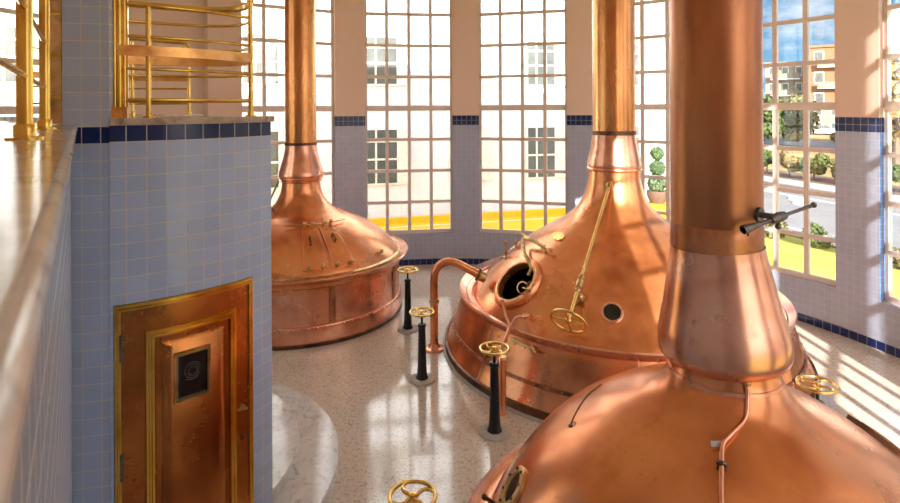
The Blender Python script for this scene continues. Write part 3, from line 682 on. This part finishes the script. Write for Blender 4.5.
MB().obox(pj+Vector((0,.0,3.978)), (.05,.022,0), (-.018,.042,0), (0,0,.042)).build('jamb_block', M['copper_band'], jo)
for z, r in ((4.075,.0145), (4.315,.0125), (4.565,.0125), (4.81,.0145)):
    MB().tube(front(z), r, 12).build('rail', M['brass_rail'], t); MB().tube(back(z), r, 12).build('rail', M['brass_rail'], t)
MB().tube(back(4.97), .032, 12).build('handrail', M['brass_rail'], t)
def band(pts, h, th):
    g = MB(); n = len(pts)
    vs = []
    for i, p in enumerate(pts):
        a, b = pts[max(i-1,0)], pts[min(i+1,n-1)]; d = (b-a).normalized(); s = Vector((-d.y,d.x,0))*th
        vs += [p-s-Vector((0,0,h)), p+s-Vector((0,0,h)), p+s+Vector((0,0,h)), p-s+Vector((0,0,h))]
    fs = [(0,1,2,3), (4*n-1,4*n-2,4*n-3,4*n-4)]
    for i in range(n-1):
        for k in range(4): fs.append((4*i+k, 4*i+(k+1)%4, 4*i+4+(k+1)%4, 4*i+4+k))
    g.add(vs, fs); return g
band(front(4.455), .04, .02).build('copper_band', M['copper_band'], t)
band(back(4.455), .04, .02).build('copper_band', M['copper_band'], t)
# the same railing continues round the far side of the stair opening
t = thing('stair_railing', 'further curved brass railing behind, ending in a bent handrail at the stair opening', 'railing', dp_(95, 1.72, ZL))
bk = [95 + 62*i/18 for i in range(19)]
for az in (95, 118, 140): rail_post(dp_(az, 1.72, 0), ZL, 4.9 if az > 95 else 4.84, .023, t)
MB().tube([dp_(95,1.72,4.76), dp_(95,1.72,4.84), dp_(96,1.72,4.89)] + [dp_(a,1.72,4.90+.0018*(a-95)) for a in bk[1:]], .026, 14).build('handrail', M['brass_rail'], t)
for z, r in ((4.08,.015), (4.28,.012), (4.60,.012), (4.74,.012)): MB().tube([dp_(a,1.72,z) for a in bk], r, 10).build('rail', M['brass_rail'], t)
band([dp_(a,1.72,4.42) for a in bk], .04, .02).build('copper_band', M['copper_band'], t)

# ------------------------------------------------------------------ outside
def S(s, y): return (s - .25*y, y)          # street coordinate: s grows across the street
def strip(name, s0, s1, y0, y1, z, mat):
    return struct(MB().flat([S(s0,y0), S(s1,y0), S(s1,y1), S(s0,y1)], z-.1, z).build(name, M[mat]))
struct(MB().flat([(-300,-120),(420,-120),(420,420),(-300,420)], -.9, -.30).build('ground', M['dry_field']))
struct(MB().flat([(-24,-30), S(15.3,-30), S(15.3,26), (-24,26)], -.26, -.14).build('lawn', M['grass']))
yp = struct(MB().flat([(-18,12.2), (1.0,14.6), (5.2,12.8), (9.2,19.0), (9.6,23.4), (-18,16.1)], -.14, -.11).build('paved_yard', M['yellow_paint']))
strip('road', 15.3, 23.6, -40, 60, -.10, 'asphalt'); strip('kerb', 23.6, 24.5, -40, 60, -.05, 'brown_verge'); strip('pavement', 24.5, 26.2, -40, 60, .0, 'pavement')
strip('verge', 26.2, 29.5, -40, 70, -.02, 'brown_verge')
for i, (s0) in enumerate((22.0, 16.1)):
    tag(MB().flat([S(s0,-20), S(s0+.18,-20), S(s0+.18,50), S(s0,50)], -.10, -.094).build('road_line', M['white_paint'], loc=(*S(s0,15), -.1)),
        ('long white line painted along the far side of the street', 'long white line painted along the near side of the street')[i], 'road marking', 'painted road lines')
m = MB()                                     # bicycle painted on the street
bc = Vector((14.95, 24.1, -.085)); bu = Vector((.41,.91,0)).normalized(); bv = Vector((.91,-.41,0)).normalized()
def bp(a, b): return bc + bu*a + bv*b*.8
for s_ in (-.62, .62): m.tube([bp(s_+.42*math.cos(2*PI*k/20), .30*math.sin(2*PI*k/20)) for k in range(20)], .075, 4, closed=True)
m.tube([bp(-.62,0), bp(-.1,.38), bp(.5,.36), bp(.62,0)], .05, 4).tube([bp(-.1,.38), bp(0,0), bp(.5,.36)], .05, 4).tube([bp(.45,.5), bp(.6,.5)], .05, 4)
tag(m.build('bicycle_marking', M['white_paint'], loc=tuple(bc)), 'white bicycle symbol painted on the street', 'road marking')
strip('far_road', 52, 62, -40, 120, -.2, 'asphalt')
# white building behind the back windows
def facade_y(x): return 20.2 + .263*(x+3)
fx = Vector((1,.263,0)).normalized(); fn = Vector((.263,-1,0)).normalized()
B = thing('white_building', 'long white rendered building beyond the back windows with grid windows and open shutters', 'building', (-3,20.2,-.14))
xa, xb = -17.0, 9.2
pA, pB = Vector((xa,facade_y(xa),0)), Vector((xb,facade_y(xb),0))
MB().flat([(pA.x,pA.y), (pB.x,pB.y), (pB.x-fn.x*9,pB.y-fn.y*9), (pA.x-fn.x*9,pA.y-fn.y*9)], -.14, 11.5).build('wall', M['white_render'], B)
MB().flat([(p.x,p.y) for p in (pA+fn*.15, pB+fn*.15, pB-fn*9.1, pA-fn*9.1)], 11.5, 11.8).build('roof', M['white_render'], B)
def far_window(x, z0, z1, wd, shutter=True):
    c = Vector((x, facade_y(x), 0)) + fn*.02; up = Vector((0,0,1)); zc = (z0+z1)/2; hh = (z1-z0)/2
    f = MB()
    for k in (-1, -.33, .33, 1): f.obox(c + fx*wd/2*k + up*zc, fx*.035, fn*.05, up*hh)
    for k in (-1, -.1, .55, 1): f.obox(c + up*(zc+hh*k), fx*wd/2, fn*.045, up*.035)
    o = f.build('window', M['white_paint'], B)
    MB().obox(c + up*zc, fx*wd/2, fn*.02, up*hh).build('pane', M['far_glass'], o)
    if shutter:
        s = MB().obox(c + fx*(wd/2+.22) + fn*.12 + up*zc, (fx*.2+fn*.10), fn*.015, up*hh)
        for k in range(9): s.obox(c + fx*(wd/2+.22) + fn*.14 + up*(zc-hh+.1+k*(2*hh-.2)/8), (fx*.17+fn*.085), fn*.015, up*.03)
        s.build('shutter', M['white_paint'], o)
for x in (-13.6,-10.0,-6.5,-2.5,.55,3.55,7.2):
    for z0, z1 in ((1.25,3.25), (4.85,6.6), (8.3,10.1)): far_window(x, z0, z1, 1.2)
ya = thing('dwarf_wall', 'low bright yellow wall along the foot of the white building', 'wall', (-3,19.6,-.11))
d0, d1 = pA + fn*.5 - fx*.0, pB + fn*.5
MB().flat([(p.x,p.y) for p in (d0, d1, d1-fn*.22, d0-fn*.22)], -.11, .08).build('wall', M['yellow_paint'], ya)
MB().flat([(p.x,p.y) for p in (d0+fn*.6, d1+fn*.6, d1+fn*.66, d0+fn*.66)], -.11, -.10).build('white_line', M['white_paint'], ya)
# another white building past the left window
b2 = thing('white_annexe', 'plain white building seen through the window behind the walkway posts', 'building', (-19,15,-.14))
MB().box(-30, 6, -.14, -19, 15.5, 9).build('wall', M['white_render'], b2)
for y in (8, 11, 14):
    o = MB().box(-19.02, y-.7, 4.6, -18.96, y+.7, 6.4).build('window', M['white_paint'], b2); MB().box(-18.97, y-.6, 4.7, -18.94, y+.6, 6.3).build('pane', M['far_glass'], o)

def block(label, name, cx, cy, wd, dp, h, rot, mat, floors, cols, balcony=0, base=-.3, roof=None):
    t = thing(name, label, 'building', (cx,cy,base)); ux = Vector((math.cos(rot), math.sin(rot), 0)); uy = Vector((-ux.y, ux.x, 0)); c = Vector((cx,cy,0)); up = Vector((0,0,1))
    MB().obox(c+up*(base+h)/2, ux*wd/2, uy*dp/2, up*(h-base)/2).build('wall', M[mat], t)
    MB().obox(c+up*(h+.2), ux*(wd/2+.3), uy*(dp/2+.3), up*.2).build('roof', M[roof or mat], t)
    fh = (h-base)/max(floors, 1)
    for f in range(floors):
        for k in range(cols):
            q = c - uy*(dp/2+.02) + ux*(-wd/2 + wd*(k+.5)/cols) + up*(base+fh*(f+.55))
            o = MB().obox(q, ux*wd/cols*.24, uy*.05, up*fh*.28).build('window', M['white_paint'], t)
            MB().obox(q-uy*.06, ux*wd/cols*.2, uy*.02, up*fh*.24).build('pane', M['far_glass'], o)
        if balcony and f:
            z = base+fh*f+.2; q = c - uy*(dp/2+.7)
            o = MB().obox(q+up*z, ux*wd*.36, uy*.7, up*.1).build('balcony', M['white_render'], t)
            MB().obox(q-uy*.68+up*(z+.6), ux*wd*.36, uy*.03, up*.42).build('balustrade', M['sand_render'], o)
    return t
rt_ = R_(-32)
block('pale apartment block with stacked balconies in the distance beyond the trees', 'apartment_block', 66, 110, 6.5, 10, 12.0, rt_, 'sand_render', 4, 3, 1)
block('ochre apartment block with dark windows, tallest in the distance beyond the street', 'apartment_block', 70, 101, 9, 12, 14.2, rt_, 'ochre_render', 4, 3, 1)
block('small white rooftop block on the ochre apartments', 'roof_block', 74.5, 104, 2.4, 4, 17, rt_, 'white_render', 1, 1, 0, 14.5)
block('low pale house among the trees below the ochre apartments', 'house', 59, 88, 8, 8, 4.2, rt_, 'sand_render', 2, 4)
block('plain bright white building behind the brown leafed tree across the street', 'white_block', 43, 43.6, 14, 10, 11.6, R_(-50), 'white_render', 0, 0)
struct(MB().rev([(150,-.5),(152,2),(170,6),(200,9),(230,6),(260,-.5)], (0,0,0), n=90, keep=lambda p: p.y > 20).build('hills', M['hill_green']))
def leaves(m, c, r, n, sz, sq=1.0):
    for i in range(n):
        d = Vector((random.gauss(0,1), random.gauss(0,1), random.gauss(0,1))).normalized(); p = Vector(c) + Vector((d.x, d.y, d.z*sq))*r*(random.uniform(.55,1)**.5)
        a = Vector((random.gauss(0,1), random.gauss(0,1), random.gauss(0,1))).normalized(); b = a.cross(d)
        if b.length < .1: continue
        b.normalize(); q = sz*random.uniform(.6,1.3)
        m.add([p-a*q, p+b*q*.6, p+a*q, p-b*q*.6], [(0,1,2,3)])
def crown(name, mat, par, blobs, n, sz):
    m = MB()
    for c, r in blobs:
        leaves(m, c, r, n, sz)
    o = m.build(name, M[mat], par); o['kind'] = 'stuff'; return o
def tree(label, x, y, h, r, mat, group=None, name='tree'):
    t = thing(name, label, 'tree', (x,y,-.3), group); L = Vector((x,y,0))
    MB().tube([L+Vector((0,0,-.3)), L+Vector((.1,.05,h*.35)), L+Vector((.0,.1,h*.75))], [.03*h,.022*h,.01*h], 8).build('trunk', M['bark'], t)
    bl = [(L+Vector((random.uniform(-.55,.55)*r, random.uniform(-.55,.55)*r, h-r*.9+random.uniform(-.75,.5)*r)), r*random.uniform(.45,.7)) for i in range(8)]
    crown('crown', mat, t, bl, 230, r*.13)
tree('green tree standing beyond the street by the pale apartment block', 33.5, 58, 5.0, 2.0, 'leaf')
tree('dark olive tree standing in the dry field before the ochre apartments', 44.5, 72, 5.4, 2.6, 'leaf_olive')
tree('smaller olive tree in the dry field beside the low pale house', 37.5, 67, 4.4, 1.6, 'leaf_olive')
tree('brown leafed tree beyond the street before the plain white building', 27.2, 34.2, 7.0, 2.4, 'leaf_dry')
tree('bushy olive tree at the foot of the plain white building', 29.0, 37.5, 4.2, 2.0, 'leaf_olive')
def bush(label, x, y, r, h, mat, group, name='bush', base=-.02, n=420):
    t = thing(name, label, 'bush', (x,y,base), group); L = Vector((x,y,base))
    MB().tube([L, L+Vector((0,0,h*.5))], r*.06, 6).build('stem', M['bark'], t)
    crown('foliage', mat, t, [(L+Vector((random.uniform(-.5,.5)*r, random.uniform(-.5,.5)*r, h*random.uniform(.3,.7))), min(r,h)*random.uniform(.45,.6)) for i in range(5)], n, r*.11)
mats = ['leaf','leaf','leaf_olive','leaf','leaf_dry','leaf','leaf_olive']
k = 0
for y in [38 - 1.55*i for i in range(16)]:
    p = S(27.2, y); bush('bush in the clipped row behind the white pavement across the street', p[0], p[1], .72, random.uniform(1.6,2.1), mats[k % 7], 'bushes along the street'); k += 1
for i, (x, y, r, h, mt) in enumerate(((10.2,17.7,.5,.6,'leaf_olive'), (10.7,16.5,.5,.7,'leaf'), (11.1,15.4,.5,.6,'leaf_dry'), (11.5,14.2,.55,.7,'leaf_olive'), (11.9,13.0,.55,.7,'leaf'), (12.4,11.8,.5,.7,'leaf_olive'))):
    bush('low shrub on the lawn edge beside the near side of the street', x, y, r, h, mt, 'low shrubs on the lawn edge', 'shrub', -.14, 160)
for i in range(10):
    x, y = 32 + 5.0*i*.62 + random.uniform(-.6,.6), 76 - 3.0*i + random.uniform(-1,1)
    bush('dry tussock in the yellow field beyond the second road', x, y, 1.4, 1.2, 'leaf_dry', 'dry tussocks in the field', 'tussock', -.3, 90)
# car far off by the house
c = thing('car', 'small pale car parked by the low house beyond the field', 'car', (55.5,84,-.3)); L = Vector((55.5,84,-.3)); cx_ = Vector((.85,-.53,0)); cy_ = Vector((.53,.85,0)); up = Vector((0,0,1))
MB().obox(L+up*.6, cx_*2.1, cy_*.85, up*.32).build('body', M['car_paint'], c); 
cb = MB(); pts = [L+cx_*a+cy_*b+up*z for z, aa in ((.92,1.35), (1.42,.85)) for a in (-aa,aa) for b in (-.78,.78)]
cb.add(pts, [(0,1,3,2), (4,6,7,5), (0,4,5,1), (2,3,7,6), (0,2,6,4), (1,5,7,3)]); cb.build('cabin', M['far_glass'], c)
for a in (-1.3,1.3):
    for b in (-.8,.8): MB().disc(L+cx_*a+cy_*b+up*.32, cy_, .32, .1, 16).build('wheel', M['rubber'], c)
# topiary in a pot before the white building
TX, TY, TZ = 7.72, 20.9, .42
pz = thing('pot_plinth', 'low yellow block that the clay pot with the topiary stands on', 'plinth', (TX,TY,-.11))
MB().box(TX-.5, TY-.4, -.11, TX+.5, TY+.4, TZ-.05).build('block', M['yellow_paint'], pz); MB().box(TX-.54, TY-.44, TZ-.05, TX+.54, TY+.44, TZ).build('coping', M['yellow_paint'], pz)
t = thing('potted_topiary', 'clipped topiary of stacked leafy balls in a round clay pot before the white building', 'plant', (TX,TY,TZ)); L = Vector((TX,TY,TZ))
MB().rev([(.001,0),(.26,0),(.36,.22),(.40,.38),(.38,.46),(.35,.46),(.33,.42),(.001,.42)], L, n=28).build('pot', M['clay'], t)
MB().tube([L+Vector((0,0,.4)), L+Vector((.02,0,1.95))], .03, 8).build('trunk', M['bark'], t)
for z, r in ((.72,.36), (1.30,.30), (1.84,.25)): crown('leaf_ball', 'leaf_topiary', t, [(L+Vector((0,0,z)), r)], 1100, .05)

# ------------------------------------------------------------------ light
W = bpy.data.worlds.new('sky'); SC.world = W; W.use_nodes = True; nt = W.node_tree; nt.nodes.clear()
def wn(k, ins=None, **kw):
    q = nt.nodes.new(k)
    for a, b in kw.items(): setattr(q, a, b)
    for a, b in (ins or {}).items():
        if hasattr(b, 'node'): nt.links.new(b, q.inputs[a])
        else: q.inputs[a].default_value = b
    return q
tc = wn('ShaderNodeTexCoord').outputs['Generated']; sx = wn('ShaderNodeSeparateXYZ', {0: tc})
rp = wn('ShaderNodeValToRGB', {'Fac': sx.outputs[2]}); e = rp.color_ramp.elements
for i, (p, c) in enumerate(((0.0,(.30,.42,.52)), (.06,(.17,.37,.56)), (.16,(.07,.25,.48)), (1.0,(.10,.24,.46)))):
    if i > 1: e.new(p)
    e[i].position = p; e[i].color = (*c, 1)
mp = wn('ShaderNodeMapping', {'Vector': tc, 'Scale': (3.2,3.2,8.0), 'Location': (.35,.1,.2)}); ns = wn('ShaderNodeTexNoise', {'Vector': mp.outputs[0], 'Scale': 1.6, 'Detail': 7.0, 'Roughness': .6})
cr = wn('ShaderNodeValToRGB', {'Fac': ns.outputs['Fac']}); cr.color_ramp.elements[0].position = .50; cr.color_ramp.elements[1].position = .72
mxn = wn('ShaderNodeMix', {0: cr.outputs['Color']}, data_type='RGBA'); nt.links.new(rp.outputs['Color'], mxn.inputs[6]); mxn.inputs[7].default_value = (.85,.85,.87,1)
# extra white added to the unseen sun-side sky to brighten the hall inside
sky_fill = wn('ShaderNodeMapRange', {0: sx.outputs[1], 1: .25, 2: -.8, 3: 0.0, 4: 1.0}, interpolation_type='SMOOTHSTEP')
mh_ = wn('ShaderNodeMix', {0: sky_fill.outputs[0]}, data_type='RGBA'); nt.links.new(mxn.outputs[2], mh_.inputs[6]); mh_.inputs[7].default_value = (2.25,2.2,2.22,1)
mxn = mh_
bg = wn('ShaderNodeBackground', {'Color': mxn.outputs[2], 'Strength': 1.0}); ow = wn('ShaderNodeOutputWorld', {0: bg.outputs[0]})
SUN_EL = 22.0
sl = bpy.data.lights.new('sun', 'SUN'); sl.energy = 10.5; sl.angle = R_(.6); sl.color = (1,.94,.86)
so = bpy.data.objects.new('sun', sl); COL.objects.link(so); so.location = (0,-30,14)
so.rotation_euler = Vector((-.024, math.cos(R_(SUN_EL)), -math.sin(R_(SUN_EL)))).to_track_quat('-Z', 'Y').to_euler()

# ------------------------------------------------------------------ camera
cd = bpy.data.cameras.new('camera'); cam = bpy.data.objects.new('camera', cd); COL.objects.link(cam); SC.camera = cam
cam.location = (0,0,4.0); cam.rotation_euler = (Matrix.Rotation(PI/2, 3, 'X') @ Matrix.Rotation(-.005, 3, 'Z')).to_euler(); cd.sensor_width = 36; cd.lens = 22.4; cd.shift_y = -(251.5-108)/900; cd.clip_start = .02; cd.clip_end = 900
cd.dof.use_dof = True; cd.dof.focus_distance = 6.5; cd.dof.aperture_fstop = 5.0
vs = SC.view_settings; vs.view_transform = 'Standard'; vs.look = 'None'; vs.gamma = 1; vs.exposure = 0.75; vs.use_curve_mapping = False
